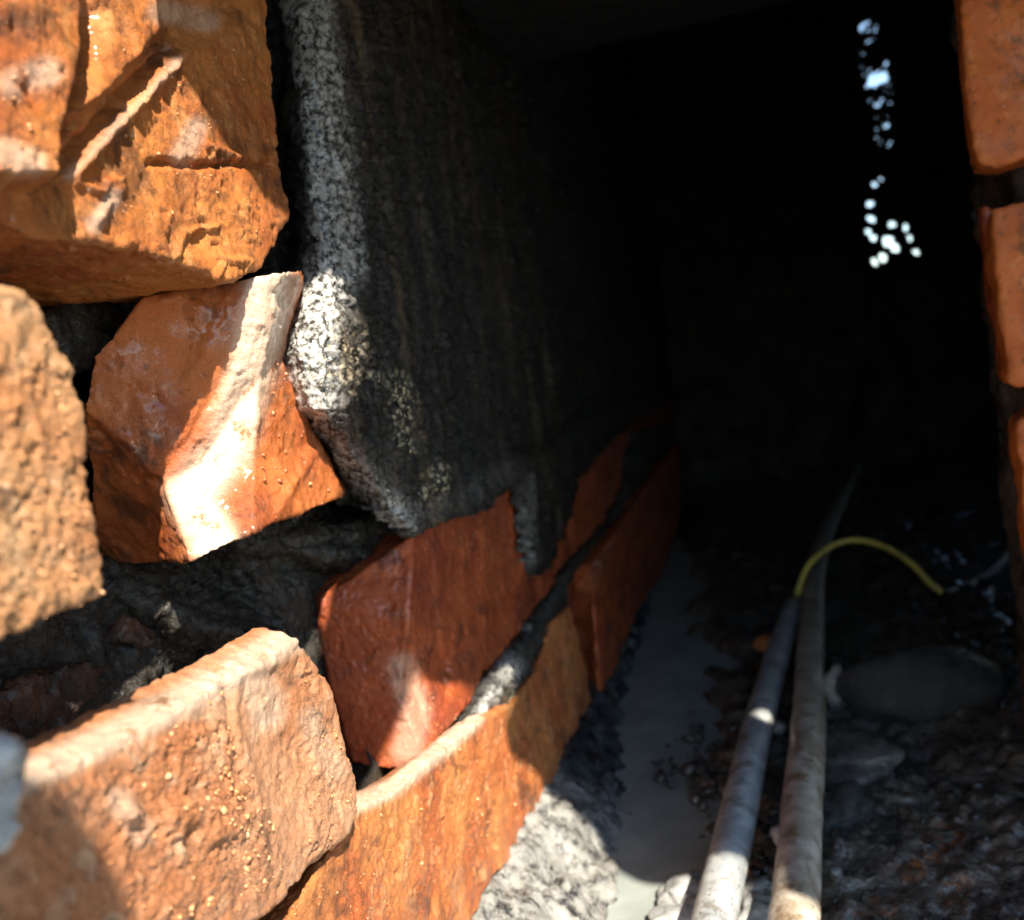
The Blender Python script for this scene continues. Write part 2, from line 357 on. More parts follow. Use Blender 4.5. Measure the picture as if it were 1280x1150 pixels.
# ------------------------------------------------------------------ setting: ground, mud floor, water
FLOOR = -0.222
me = [(-600, -600, -0.30), (600, -600, -0.30), (600, 600, -0.30), (-600, 600, -0.30)]
tag(link_mesh('ground', me, [[0, 1, 2, 3]], simple('soil', (0.035, 0.03, 0.025), (0.06, 0.05, 0.04), 0.9, 3), smooth=False), 'bare brown soil around the drain', kind='structure')

gy = np.concatenate([np.linspace(-0.5, 0.26, 24)[:-1], np.linspace(0.26, 0.62, 200)[:-1], np.linspace(0.62, 1.1, 110)[:-1], np.linspace(1.1, 2.2, 30)])
gx = np.concatenate([np.linspace(-0.22, -0.13, 6)[:-1], np.linspace(-0.13, 0.16, 190)[:-1], np.linspace(0.16, 0.8, 50)])
GX, GY = np.meshgrid(gx, gy); P0 = np.stack([GX, GY, np.zeros_like(GX)], -1); pf = P0.reshape(-1, 3)
shore = np.interp(GY, [-0.5, 0.30, 0.36, 0.40, 0.455, 0.56, 0.70, 0.85, 2.2], [-0.02, -0.01, -0.03, -0.055, -0.062, -0.060, -0.062, -0.09, -0.16])
nz = fbm(pf, 0.05, 4, seed=1).reshape(GX.shape); nf = fbm(pf, 0.012, 4, 0.6, seed=2).reshape(GX.shape)
rise = sstep(-0.012, 0.03, GX - shore + 0.022 * nz)
Hm = -0.236 + 0.018 * rise + 0.016 * sstep(0.04, 0.14, GX) + rise * (0.006 * nz + 0.0030 * nf + 0.0022 * fbm(pf, 0.006, 2, seed=3).reshape(GX.shape)) + 0.004 * np.maximum(0, fbm(pf, 0.02, 3, seed=5).reshape(GX.shape)) * rise
pxx, pyy = to_px(np.stack([GX, GY, Hm], -1))
rust = np.maximum.reduce([np.exp(-(seg_dist(pxx, pyy, [(1120, 1100), (1185, 1045)]) / 18) ** 2), np.exp(-(seg_dist(pxx, pyy, [(1050, 1150), (1130, 1125)]) / 16) ** 2),
                          0.9 * np.exp(-(np.hypot(pxx - 1195, pyy - 1110) / 22) ** 2), 0.5 * np.exp(-(np.hypot(pxx - 1245, pyy - 1090) / 18) ** 2)])
floor = masked_sheet('mud_floor', np.stack([GX, GY, Hm], -1), np.ones(GX.shape, bool), (0, 0, -0.05), mud_floor, None, {'rust': rust})
tag(floor, 'wet black mud on the drain floor', kind='structure')
wg = np.meshgrid(np.linspace(-0.16, 0.05, 40), np.linspace(-0.4, 1.2, 120))
wp = np.stack([wg[0], wg[1], np.full(wg[0].shape, FLOOR - 0.002)], -1)
tag(masked_sheet('water', wp, np.ones(wg[0].shape, bool), (0, 0, -0.004), water_material(), None), 'shallow grey silty water along the wall foot', kind='structure')

# ------------------------------------------------------------------ left wall
LW = empty('brick_wall', (-0.16, 0.4, -0.24), label='broken orange brick wall with black plaster on the left of the drain', cat='wall')
# masonry core behind the broken bricks
cx, cy = np.meshgrid(np.arange(-260, 916, 9.0), np.arange(-330, 1500, 9.0))
back = -(0.205 - 0.052 * sstep(370, 450, cx))
core = on_wall(cx, cy, back)
cf = core.reshape(-1, 3); dn = (0.006 * fbm(cf, 0.03, 4, seed=11) + 0.003 * ridged(cf, 0.012, 3, seed=12)).reshape(cx.shape)
core[..., 0] += dn; core[..., 2] = np.clip(core[..., 2], -0.26, 0.6)
masked_sheet('mortar_core', core, np.ones(cx.shape, bool), (-0.05, 0, 0), mortar_mat, LW)
def box(name, lo, hi, mat, parent, **k):
    lo, hi = np.array(lo, float), np.array(hi, float); v = [[(lo, hi)[(i >> a) & 1][a] for a in range(3)] for i in range(8)]
    f = [[0, 2, 3, 1], [4, 5, 7, 6], [0, 1, 5, 4], [2, 6, 7, 3], [0, 4, 6, 2], [1, 3, 7, 5]]
    return tag(link_mesh(name, v, f, mat, parent, smooth=False), **k)
box('wall_backing', (-0.36, -0.34, -0.29), (-0.225, 2.25, 0.195), mortar_brown, LW)

# plaster coat
st = 2.0
qx, qy = np.meshgrid(np.arange(318, 912, st), np.arange(-230, 742, st))
pl_poly = jag([(330, -240), (334, 60), (336, 200), (340, 300), (338, 336), (335, 380), (328, 440), (342, 512), (375, 553), (408, 596), (436, 632), (482, 645), (515, 674), (545, 655), (600, 640),
               (640, 606), (650, 640), (655, 690), (664, 722), (680, 716), (697, 690), (714, 640), (722, 600), (765, 552), (800, 522), (850, 492), (915, 452), (915, -240)], 4, 2.6, 5)
edge = np.interp(qy, [-240, 60, 200, 300, 336, 440, 512, 553, 628, 760], [338, 345, 350, 360, 362, 343, 358, 395, 440, 480])
base_x = -0.122
pp = on_wall(qx, qy, base_x)
curl = np.clip((qx - edge) / 100.0, 0, 1); roundoff = 0.026 * (1 - np.sqrt(np.clip(1 - (1 - curl) ** 2, 0, 1)))
pf2 = pp.reshape(-1, 3); sq = pf2 * np.array([1, 1, 0.3])
rel = (0.0022 * fbm(sq, 0.018, 4, seed=21) + 0.0012 * fbm(pf2, 0.004, 4, 0.62, seed=22) + 0.0011 * ridged(sq, 0.008, 3, seed=23) + 0.0007 * ridged(pf2, 0.0035, 2, seed=24) - 0.0012 * sstep(0.2, 0.6, fbm(pf2, 0.007, 3, 0.6, seed=25))).reshape(qx.shape)
low = 0.0015 * sstep(70, 0, np.abs(seg_dist(qx, qy, [(440, 628), (515, 674), (640, 606)])))
drip = 0.0015 * np.exp(-(seg_dist(qx, qy, [(655, 560), (660, 640), (668, 715)]) / 14) ** 2)
crack = -0.004 * np.exp(-(seg_dist(qx, qy, [(640, 560), (670, 566), (695, 540), (730, 512)]) / 4) ** 2)
# keep each point on its own sight line while the corner rounds off, so that the outline stays where it is
pp2 = on_wall(qx, qy, base_x - roundoff)
pp2[..., 0] += rel + low + drip + crack
pp2[..., 2] = np.minimum(pp2[..., 2], 0.62)
pale = np.maximum.reduce([0.55 * np.exp(-(seg_dist(qx, qy, [(376, -60), (390, 80), (408, 220), (418, 340)]) / 34) ** 6),  # this strip paints the sky reflection into the plaster colour
                          np.exp(-(seg_dist(qx, qy, [(405, 350), (375, 420), (380, 500)]) / 36) ** 4), 0.6 * np.exp(-(seg_dist(qx, qy, [(400, 545), (440, 600), (500, 650)]) / 18) ** 2),  # sun patch painted paler, then the pale crumbly rim
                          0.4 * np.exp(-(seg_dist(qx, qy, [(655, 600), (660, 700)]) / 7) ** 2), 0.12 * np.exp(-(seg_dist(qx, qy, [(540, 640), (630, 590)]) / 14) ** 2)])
gold = np.maximum.reduce([np.exp(-(seg_dist(qx, qy, [(492, 480), (506, 560)]) / 13) ** 2), 0.9 * np.exp(-(seg_dist(qx, qy, [(545, 590), (530, 620)]) / 12) ** 2), np.exp(-(np.hypot(qx - 465, qy - 474) / 9) ** 2), 0.5 * np.exp(-(np.hypot(qx - 420, qy - 450) / 40) ** 2)])  # golden specks, also painting sunlit sparkles into the plaster colour
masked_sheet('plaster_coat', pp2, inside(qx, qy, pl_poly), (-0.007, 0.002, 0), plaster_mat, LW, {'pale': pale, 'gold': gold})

X_BACK = (-0.07, 0, 0)
def brick(poly, x, mat, label=None, ext=X_BACK, name='brick', jg=(4.5, 1.5), ledge=None, **k):
    p = jag(poly, jg[0], jg[1], k.get('seed', 0)); fr = px_face(p, x) if np.isscalar(x) else [on_x(np.array(a[0]), np.array(a[1]), x(a)) for a in p]
    n = len(fr); faces = [list(range(n))]
    if ledge:                                            # a worn top ledge behind the front arris
        line, off = ledge; q = np.array(p); fl = seg_dist(q[:, 0], q[:, 1], line) < 4; new = {}
        for a in range(n):
            b = (a + 1) % n
            if fl[a] and fl[b]:
                for c in (a, b):
                    if c not in new: new[c] = len(fr); fr.append(np.asarray(fr[c]) + np.array(off))
                faces.append([b, a, new[a], new[b]])
    o = rough_solid(name, fr, faces, ext, mat, LW, **k)
    if label: o['label'] = label
    return o
def film_highlight_on(line, width, top=1.0, *more):
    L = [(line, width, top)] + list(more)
    return lambda co: {'film_highlight': np.maximum.reduce([t * np.exp(-(seg_dist(*to_px(co), l) / wd) ** 4) for l, wd, t in L])}
# top left brick, gouged
T = brick([(-190, -70), (-190, 262), (0, 280), (45, 297), (101, 301), (170, 313), (215, 325), (285, 350), (328, 336), (360, 270), (346, 206), (338, 56), (322, -70)], -0.125, brick_orange,
          'gouged sunlit brick at the top left', seed=31, attr_fn=film_highlight_on([(86, 221), (225, 75)], 6, 0.5, ([(118, 282), (142, 245)], 11, 0.6), ([(245, 160), (226, 195)], 15, 0.55), ([(15, 105), (60, 90)], 20, 0.55), ([(5, 190), (40, 205)], 20, 0.6), ([(200, 15), (260, 25)], 16, 0.5)), vox=0.00065, amp=0.0011, fine=0.0003, ridge=0.0003,
          feats=[('line', [(235, 62), (160, 140), (86, 221)], 7, 0.0022), ('line', [(215, 60), (140, 130), (80, 205)], 7, -0.0035), ('line', [(188, 203), (260, 205), (338, 206)], 4.5, -0.0026),
                 ('plate', [(-200, -80), (70, -80), (75, 90), (55, 150), (45, 230), (-200, 245)], 9, 0.0065), ('plate', [(100, -80), (175, -80), (188, 45), (120, 120), (85, 150), (105, 60)], 6, 0.0035),
                 ('line', [(105, 20), (85, 90), (62, 200)], 13, -0.004), ('line', [(245, 108), (338, 112)], 3, 0.0008), ('line', [(200, 50), (300, 0)], 8, -0.0018),
                 ('knob', 255, 300, 22, -0.0022), ('line', [(222, 318), (232, 292), (272, 280)], 4, 0.0012), ('line', [(268, 345), (280, 325), (312, 328)], 4, 0.0012), ('line', [(90, 225), (125, 240), (150, 222)], 4, 0.0014),
                 ('line', [(120, 275), (150, 235)], 7, 0.0012), ('knob', 225, 105, 9, 0.001), ('line', [(255, 180), (300, 198)], 3.5, 0.0012)])
grit_on(T, [(90, 60), (330, 60), (350, 290), (150, 300), (80, 230)], 260, 0.0002, 0.0009, grit_warm, 1)
grit_on(T, [(-40, 60), (60, 80), (50, 230), (-40, 240)], 60, 0.0003, 0.0011, grit_warm, 2)
# left near brick
Lb = brick([(-190, 352), (0, 359), (26, 364), (49, 382), (62, 409), (80, 433), (94, 469), (102, 517), (113, 611), (126, 728), (124, 742), (60, 772), (0, 797), (-190, 870)], -0.108, brick_buff,
           'pitted tan brick end nearest the camera', seed=33, vox=0.00065, amp=0.0007, fine=0.0005, jg=(9, 1.2), feats=[('grain', [(-40, 400), (90, 470), (120, 750), (-40, 800)], 20, 0.0005)])
grit_on(Lb, [(-40, 370), (110, 450), (130, 760), (-40, 800)], 300, 0.0002, 0.0008, grit_warm, 3)
# second course brick: broken end turned to the viewer, then its inner face
vb = [(180, 371, .214), (150, 409, .210), (116, 446, .206), (107, 510, .206), (124, 702, .240),
      (252, 358, .226), (215, 500, .218), (205, 600, .217), (200, 702, .232),
      (322, 346, .232), (294, 470, .229), (250, 580, .226), (238, 703, .216),
      (352, 340, .239), (322, 470, .2375), (318, 580, .2345), (318, 664, .2245),
      (377, 337, .258), (350, 450, .256), (396, 551, .274), (431, 620, .282)]
fr2 = [on_y(np.array(float(a)), np.array(float(b)), d) for a, b, d in vb]
f2 = [[0, 1, 2, 6], [0, 6, 5], [2, 3, 7, 6], [3, 4, 8, 7], [5, 6, 10, 9], [6, 7, 11, 10], [7, 8, 12, 11], [9, 10, 14, 13], [10, 11, 15, 14], [11, 12, 16, 15], [13, 14, 18, 17], [14, 15, 19, 18], [15, 16, 20, 19]]
f2 = [f[::-1] for f in f2]
B2 = rough_solid('brick', fr2, f2, (-0.035, 0.075, 0), brick_slick, LW, attr_fn=film_highlight_on([(338, 340), (318, 450), (285, 560), (235, 620), (275, 690)], 30), vox=0.00065, amp=0.0009, size=0.014, fine=0.0002, seed=35, ridge=0.0002, pits=0.0003,  # clay smear, made paler to paint the white sun strip
                 feats=[('line', [(200, 380), (230, 370), (245, 395)], 9, 0.0015), ('knob', 245, 385, 14, 0.002), ('line', [(115, 540), (140, 570), (120, 590)], 12, -0.002), ('line', [(195, 600), (240, 545), (280, 470)], 8, -0.0012),
                        ('line', [(345, 640), (395, 560)], 7, 0.0012), ('knob', 350, 370, 12, -0.001)])
B2['label'] = 'slick broken brick with a curved sunlit edge beside the plaster'
grit_on(B2, [(318, 400), (350, 450), (431, 620), (330, 655)], 130, 0.0003, 0.0014, grit_red, 4)
# lower left brick, gritty
D = brick([(-190, 1110), (20, 988), (46, 974), (130, 936), (215, 893), (300, 845), (358, 808), (374, 796), (386, 818), (409, 852), (425, 893), (430, 933), (444, 974), (445, 1019), (433, 1044), (392, 1077), (364, 1113), (327, 1144),
           (250, 1210), (-190, 1420)], -0.114, brick_tan, 'gritty sunlit brick at the lower left', seed=37, attr_fn=film_highlight_on([(-100, 1036), (42, 966), (126, 928), (211, 885), (298, 838), (370, 792)], 21, 1.0, ([(320, 850), (335, 890)], 24, 0.7), ([(150, 1000), (175, 1040)], 18, 0.5), ([(385, 900), (420, 960)], 16, 0.35)), vox=0.00065, amp=0.0008, fine=0.0003, ext=(-0.05, 0.004, -0.03),  # pale line paints the sunlit white band along the top edge
          ledge=([(-190, 1110), (20, 988), (46, 974), (130, 936), (215, 893), (300, 845), (358, 808), (374, 796)], (-0.011, 0, 0.0035)), feats=[('grain', [(90, 990), (280, 880), (310, 960), (350, 1080), (320, 1140), (170, 1150)], 14, 0.00055), ('grain', [(380, 830), (440, 960), (436, 1030), (380, 1070), (395, 960)], 10, 0.0004), ('line', [(285, 850), (290, 920), (310, 1000)], 8, -0.0014), ('plate', [(310, 850), (375, 820), (400, 880), (385, 960), (345, 1030), (325, 960), (300, 900)], 9, -0.0012), ('plate', [(200, 1000), (270, 1000), (290, 1040), (240, 1060), (200, 1040)], 5, 0.0016),
                 ('knob', 155, 970, 12, -0.0015), ('knob', 155, 1015, 14, 0.0025), ('knob', 237, 1045, 12, -0.003), ('line', [(365, 925), (372, 940)], 8, -0.0014), ('line', [(385, 925), (395, 970)], 5, 0.0012), ('line', [(380, 1010), (395, 1060)], 6, 0.0012), ('knob', 305, 985, 8, 0.0014)])
grit_on(D, [(90, 990), (280, 860), (310, 1000), (350, 1080), (320, 1140), (170, 1150)], 260, 0.00025, 0.0013, grit_warm, 5)
grit_on(D, [(375, 820), (440, 960), (440, 1030), (380, 1070), (385, 960)], 120, 0.00025, 0.0011, grit_warm, 6)
grit_on(D, [(285, 900), (330, 1000), (360, 1090), (310, 1120), (250, 960)], 60, 0.0008, 0.0020, grit_warm, 7)
# inner course: brick under the plaster, header end and face
va = [(400, 748, .300), (411, 850, .300), (427, 900, .300), (441, 954, .300), (470, 960, .298),
      (515, 672, .315), (510, 780, .305), (497, 870, .302), (497, 960, .300),
      (640, 590, .44), (632, 700, .43), (600, 800, .385), (590, 875, .365), (532, 945, .316),
      (690, 560, .52), (690, 660, .52), (690, 730, .52)]
fra = [on_y(np.array(float(a)), np.array(float(b)), d) if k < 9 else on_x(np.array(float(a)), np.array(float(b)), -0.1275) for k, (a, b, d) in enumerate(va)]
fa = [[0, 1, 6, 5], [1, 2, 7, 6], [2, 3, 4, 8, 7], [5, 6, 10, 9], [6, 7, 11, 10], [7, 8, 13, 12, 11], [9, 10, 15, 14], [10, 11, 12, 16, 15]]
A1 = rough_solid('brick', fra, fa, (-0.025, 0.03, 0), brick_red, LW, attr_fn=film_highlight_on([(502, 835), (520, 890), (508, 940)], 20, 0.4), vox=0.0007, amp=0.0007, size=0.015, fine=0.0003, seed=41,  # pale patch paints the sunlit corner into the brick colour
                 feats=[('line', [(512, 700), (509, 790)], 6, 0.0009), ('line', [(540, 700), (548, 790), (560, 870)], 4, -0.0012), ('line', [(600, 640), (606, 780)], 5, 0.0008), ('line', [(518, 840), (530, 905)], 5, -0.001), ('line', [(636, 640), (640, 740)], 4, -0.001)])
A1['label'] = 'wet red brick with a rounded end under the plaster'
grit_on(A1, [(498, 800), (530, 830), (590, 880), (520, 950), (498, 950)], 110, 0.0002, 0.0009, grit_warm, 8)
grit_on(A1, [(410, 760), (490, 760), (490, 950), (440, 940)], 50, 0.0002, 0.0006, mortar_mat, 9)
A2 = brick([(640, 795), (652, 690), (700, 560), (790, 520), (783, 560), (783, 610), (762, 646), (730, 682), (700, 724)], -0.126, brick_red, seed=43, vox=0.0014, ext=(-0.04, 0, 0), jg=(12, 1.5))
A3 = brick([(792, 555), (794, 515), (846, 490), (842, 530), (820, 560), (790, 605)], -0.127, brick_red, seed=44, vox=0.003, ext=(-0.04, 0, 0), jg=(12, 1.0))
# lowest course
Bb = brick([(310, 1230), (395, 1090), (446, 1012), (494, 990), (520, 966), (552, 940), (592, 905), (640, 880), (672, 836), (690, 775), (712, 757), (722, 790), (733, 840), (741, 890), (735, 925), (701, 987), (674, 1006), (645, 1067), (608, 1106), (592, 1150), (560, 1230)], -0.1185, brick_mid,
           'orange brick of the lowest course half in sunlight', seed=45, attr_fn=film_highlight_on([(446, 1004), (494, 983), (520, 960), (552, 935), (592, 899)], 13, 0.9), vox=0.0007, amp=0.0009, fine=0.0003, ext=(-0.045, 0, -0.025),  # pale line paints the sunlit ledge into the brick colour
           ledge=([(446, 1012), (494, 990), (520, 966), (552, 940), (592, 905), (640, 880)], (-0.006, 0, 0.001)), feats=[('grain', [(500, 1010), (600, 920), (680, 960), (610, 1080), (520, 1110)], 14, 0.0004), ('line', [(700, 770), (712, 830)], 5, 0.0012), ('line', [(560, 930), (545, 1080), (540, 1150)], 4, -0.0009), ('line', [(600, 960), (590, 1060)], 4, 0.0008), ('line', [(685, 920), (695, 945)], 5, 0.0012), ('line', [(520, 1000), (500, 1100)], 6, 0.0007)])
grit_on(Bb, [(500, 1000), (600, 900), (690, 960), (620, 1080), (520, 1110)], 190, 0.00025, 0.0016, grit_warm, 10)
grit_on(Bb, [(350, 1150), (470, 1000), (500, 1040), (490, 1150)], 200, 0.0002, 0.0009, grit_red, 11)
# protruding red corner brick
vc = [(706, 727, .585), (722, 765, .585), (735, 805, .585), (743, 872, .585), (750, 872, .57), (746, 800, .57), (742, 742, .57), (734, 708, .585),
      (772, 834, .66), (800, 760, .8), (828, 716, 1.0), (852, 645, 1.3), (850, 554, 1.5), (820, 590, 1.05), (795, 627, .86), (771, 664, .72)]
frc = []
for k, (a, b, d) in enumerate(vc):
    frc.append(on_y(np.array(float(a)), np.array(float(b)), d) if k < 8 else on_x(np.array(float(a)), np.array(float(b)), -0.112))
fc = [[0, 1, 6, 7], [1, 2, 5, 6], [2, 3, 4, 5], [7, 6, 15], [6, 5, 14, 15], [5, 4, 8, 9, 14], [14, 9, 10, 13], [13, 10, 11, 12]]
Cb = rough_solid('brick', frc, fc, (-0.05, 0.02, 0), brick_red, LW, vox=0.0016, amp=0.0014, size=0.02, fine=0.0006, seed=47)
Cb['label'] = 'wet dark red brick corner jutting out of the lowest course'
# mortar squeezed between the courses
def lump(poly, x, mat, name='mortar', ext=(-0.045, 0, 0), jg=(9, 3.5), label=None, **k):
    o = brick(poly, x, mat, label, ext=ext, name=name, jg=jg, **k); return o
lump([(-80, 800), (60, 770), (118, 745), (124, 703), (232, 706), (322, 668), (431, 622), (470, 640), (515, 672), (510, 690), (440, 722), (404, 745), (410, 850), (442, 965), (446, 1010), (400, 1080), (380, 860), (360, 790), (220, 830), (30, 945), (-80, 1000)],
     lambda a: -(0.193 - 0.029 * float(sstep(220, 330, a[0])) - 0.025 * float(sstep(430, 500, a[0]))), mortar_mat, seed=51, vox=0.0012, amp=0.003, size=0.018, fine=0.0012, ridge=0.0012)
lump([(62, 390), (100, 372), (180, 366), (245, 356), (180, 400), (150, 425), (112, 470), (88, 450)], -0.168, mortar_mat, seed=52, vox=0.0013, amp=0.002, fine=0.001)
joint_mat = cement('joint_mortar', (0.012, 0.011, 0.010), (0.04, 0.036, 0.03), (0.11, 0.10, 0.085), 0.40, 0.66, (0.16, 0.4), 'pale', bump=1.2, coat=0.3)
lump([(588, 912), (598, 882), (612, 850), (640, 825), (677, 760), (706, 728), (712, 752), (692, 790), (684, 845), (662, 882), (618, 893)], -0.1235, joint_mat, seed=53, attr_fn=lambda co: {'pale': np.maximum(np.exp(-(np.hypot(to_px(co)[0] - 636, to_px(co)[1] - 838) / 19) ** 4), np.exp(-(seg_dist(*to_px(co), [(620, 865), (600, 892)]) / 9) ** 4)), 'gold': np.exp(-(np.hypot(to_px(co)[0] - 650, to_px(co)[1] - 872) / 18) ** 2)}, vox=0.0011, amp=0.0022, size=0.012, fine=0.0009, ridge=0.001, ext=(-0.03, 0, 0), jg=(8, 4))
lump([(782, 610), (790, 540), (832, 535), (842, 552), (810, 600), (760, 665), (708, 735), (702, 722), (735, 682), (765, 645)], -0.121, mortar_mat, seed=54, vox=0.0018, amp=0.002, fine=0.001, ext=(-0.03, 0, 0))
for poly, x, sd, m in (([(158, 775), (190, 758), (218, 762), (215, 790), (180, 806), (150, 800)], -0.189, 61, mortar_brown), ([(30, 850), (80, 835), (135, 830), (120, 870), (70, 920), (20, 935), (-20, 900)], -0.187, 62, mortar_brown)):
    lump(poly, x, m, 'brick_chip', seed=sd, vox=0.001, amp=0.0015, fine=0.0008, ext=(-0.02, 0, 0), jg=(7, 3))
lump([(-60, 935), (-5, 925), (18, 945), (25, 985), (20, 1030), (12, 1060), (-60, 1075)], -0.094, cement_grey, 'mortar', seed=64, vox=0.001, amp=0.002, fine=0.001, ext=(-0.02, 0, 0), jg=(7, 3), label='pale grey mortar crust at the left edge')
# cement footing along the wall foot
fy = np.linspace(0.22, 0.95, 260); ft = np.linspace(0, 1, 46); FT, FY = np.meshgrid(ft, fy)
foot = np.interp(FY, [0.2, 0.34, 0.40, 0.43, 0.50, 0.60, 0.95], [-0.072, -0.074, -0.080, -0.081, -0.090, -0.104, -0.112])
X0 = -0.15; FXx = X0 + (foot - X0) * FT
pz = np.stack([FXx, FY, np.zeros_like(FY)], -1).reshape(-1, 3)
top = np.interp(FY, [0.2, 0.45, 0.6, 0.95], [-0.186, -0.194, -0.196, -0.20])
FZ = top - (top + 0.232) * FT ** 2.4 + (0.005 * fbm(pz, 0.022, 4, seed=71) + 0.0035 * ridged(pz, 0.014, 3, seed=72) - 0.002).reshape(FY.shape) * (0.35 + FT)
FXx = FXx + 0.004 * fbm(pz, 0.03, 3, seed=73).reshape(FY.shape) * FT
fpale = sstep(0.475, 0.435, FY + 0.02 * fbm(pz, 0.02, 3, seed=74).reshape(FY.shape)); fgold = np.zeros_like(FY)  # sunlit near end paler, shaded far part darker, put into the colour
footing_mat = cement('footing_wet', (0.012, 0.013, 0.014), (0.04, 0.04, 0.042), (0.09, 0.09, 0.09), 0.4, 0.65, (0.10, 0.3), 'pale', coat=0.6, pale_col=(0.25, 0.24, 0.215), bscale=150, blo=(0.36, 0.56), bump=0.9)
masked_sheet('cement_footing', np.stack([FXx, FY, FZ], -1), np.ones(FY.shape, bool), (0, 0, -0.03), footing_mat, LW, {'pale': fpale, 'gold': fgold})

# ------------------------------------------------------------------ right wall
RW = empty('brick_wall', (0.16, 0.45, -0.24), label='orange brick pier with dark mortar at the right edge', cat='wall')
def rbrick(front, x_depth, mat, seed, label=None, vox=0.0016, **k):
    p = jag(front, 10, 1.6, seed); fr = [on_y(np.array(a), np.array(b), x_depth(a) if callable(x_depth) else x_depth) for a, b in p]
    o = rough_solid('brick', fr, [list(range(len(fr)))], (0.004, 0.026, 0), mat, RW, vox=vox, seed=seed, amp=0.0012, size=0.02, fine=0.0004, **k)
    if label: o['label'] = label
    return o
rbrick([(1196, -60), (1207, 104), (1221, 203), (1245, 207), (1330, 185), (1420, 180), (1420, -60)], 0.385, brick_vivid, 81, 'bright orange brick at the top right')
rbrick([(1240, 262), (1242, 325), (1262, 482), (1330, 480), (1440, 475), (1440, 235), (1280, 250)], 0.375, brick_vivid, 82, 'glistening wet orange brick on the right pier')
rbrick([(1226, 256), (1240, 262), (1262, 480), (1254, 478)], 0.395, brick_red, 83)
rbrick([(1268, 530), (1275, 600), (1290, 720), (1460, 740), (1460, 505), (1300, 508)], 0.38, brick_vivid, 84)
rbrick([(1295, 760), (1310, 900), (1480, 920), (1480, 745)], 0.38, brick_red, 85)
# mortar body of the pier: inner face dim with old plaster
pcx, pcy = np.meshgrid(np.linspace(0.398, 0.475, 30), np.linspace(-0.26, 0.2, 130))
pr = np.stack([np.full(pcx.shape, 0.1085), pcx, pcy], -1); prf = pr.reshape(-1, 3)
pr[..., 0] += (0.004 * fbm(prf, 0.03, 4, seed=86) + 0.0015 * ridged(prf, 0.01, 3, seed=87)).reshape(pcx.shape) + 0.012 * (1 - sstep(0.398, 0.412, pcx))
masked_sheet('plaster_coat', pr, np.ones(pcx.shape, bool), (0.10, 0, 0), cement('plaster_brown', (0.03, 0.022, 0.015), (0.09, 0.07, 0.05), (0.2, 0.18, 0.15), 0.4, 0.65, (0.2, 0.5)), RW)
pcx, pcz = np.meshgrid(np.linspace(0.118, 0.36, 60), np.linspace(-0.26, 0.2, 110))
pr = np.stack([pcx, np.full(pcx.shape, 0.405), pcz], -1); prf = pr.reshape(-1, 3); pr[..., 1] += (0.004 * fbm(prf, 0.02, 4, seed=88) + 0.002 * ridged(prf, 0.01, 3, seed=89)).reshape(pcx.shape)
masked_sheet('mortar', pr[:, ::-1], np.ones(pcx.shape, bool), (0, 0.1, 0), cement('mortar_grey', (0.04, 0.035, 0.03), (0.14, 0.125, 0.1), (0.25, 0.23, 0.2), 0.4, 0.65, (0.25, 0.5)), RW)

# ------------------------------------------------------------------ roof slab, chamber beyond, far wall with holes standing in for glints
edge_pts = [(-0.36, 0.10), (-0.20, 0.112), (-0.10, 0.108), (-0.06, 0.114), (-0.048, 0.121), (-0.036, 0.141), (-0.024, 0.153), (-0.011, 0.141), (0.002, 0.094), (0.009, 0.072), (0.013, 0.020), (0.034, 0.0), (0.050, 0.008), (0.0525, 0.045), (0.046, 0.067),  # front edge outline shaped to throw the wanted sun patches and shade
            (0.056, 0.074), (0.066, 0.090), (0.072, 0.112), (0.077, 0.132), (0.084, 0.130), (0.089, 0.088), (0.098, 0.074), (0.108, 0.088), (0.118, 0.095), (0.130, 0.085), (0.142, 0.076), (0.160, 0.062),
            (0.172, 0.042), (0.185, 0.031), (0.200, 0.028), (0.222, 0.027), (0.229, 0.0), (0.30, -0.02), (0.45, -0.03)]
sl = [(x, y, 0.20) for x, y in edge_pts] + [(0.45, 0.60, 0.20), (-0.36, 0.60, 0.20)]
hc, hr = (0.226, 0.170), 0.0085  # hole added to throw a sun spot on the shorter pipe
ring = [(hc[0] + hr * (1 + .2 * math.sin(3 * a)) * math.cos(a), hc[1] + hr * math.sin(a), 0.20) for a in np.linspace(math.pi * 1.5, -math.pi * 0.5, 18)]
k0 = [i for i, p in enumerate(sl) if p[:2] == (0.222, 0.027)][0]
sl = sl[:k0 + 1] + [(0.2235, 0.10, 0.20)] + [(p[0], p[1], p[2]) for p in ring] + [(0.2238, 0.10, 0.20)] + sl[k0 + 1:]
co, fs = prism(sl, [list(range(len(sl)))], SUN_TO * (0.06 / SUN_TO[2]))
smesh = voxel(co, fs, 0.0035, 1); sc_, sn_ = arrays(smesh); sc_ = sc_ + sn_ * (0.0014 * fbm(sc_, 0.012, 3, seed=91))[:, None]
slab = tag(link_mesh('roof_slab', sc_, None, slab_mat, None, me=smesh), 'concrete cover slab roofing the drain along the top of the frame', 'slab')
sl = [(x, y, 0.20) for x, y in ((-0.30, -0.105), (-0.02, -0.102), (0.030, -0.093), (0.042, -0.0935), (0.049, -0.097), (0.056, -0.105), (0.061, -0.125), (0.06, -0.16), (0.03, -0.20), (-0.30, -0.22))]  # unseen slab added behind the camera to shade the lower left brick
co, fs = prism(sl, [list(range(len(sl)))], SUN_TO * (0.06 / SUN_TO[2]))
smesh = voxel(co, fs, 0.005, 1); sc_, sn_ = arrays(smesh); sc_ = sc_ + sn_ * (0.0014 * fbm(sc_, 0.02, 3, seed=92))[:, None]
tag(link_mesh('shade_slab', sc_, None, slab_mat, None, me=smesh), 'unseen concrete slab added behind the camera to shade the lower left brick', 'slab')
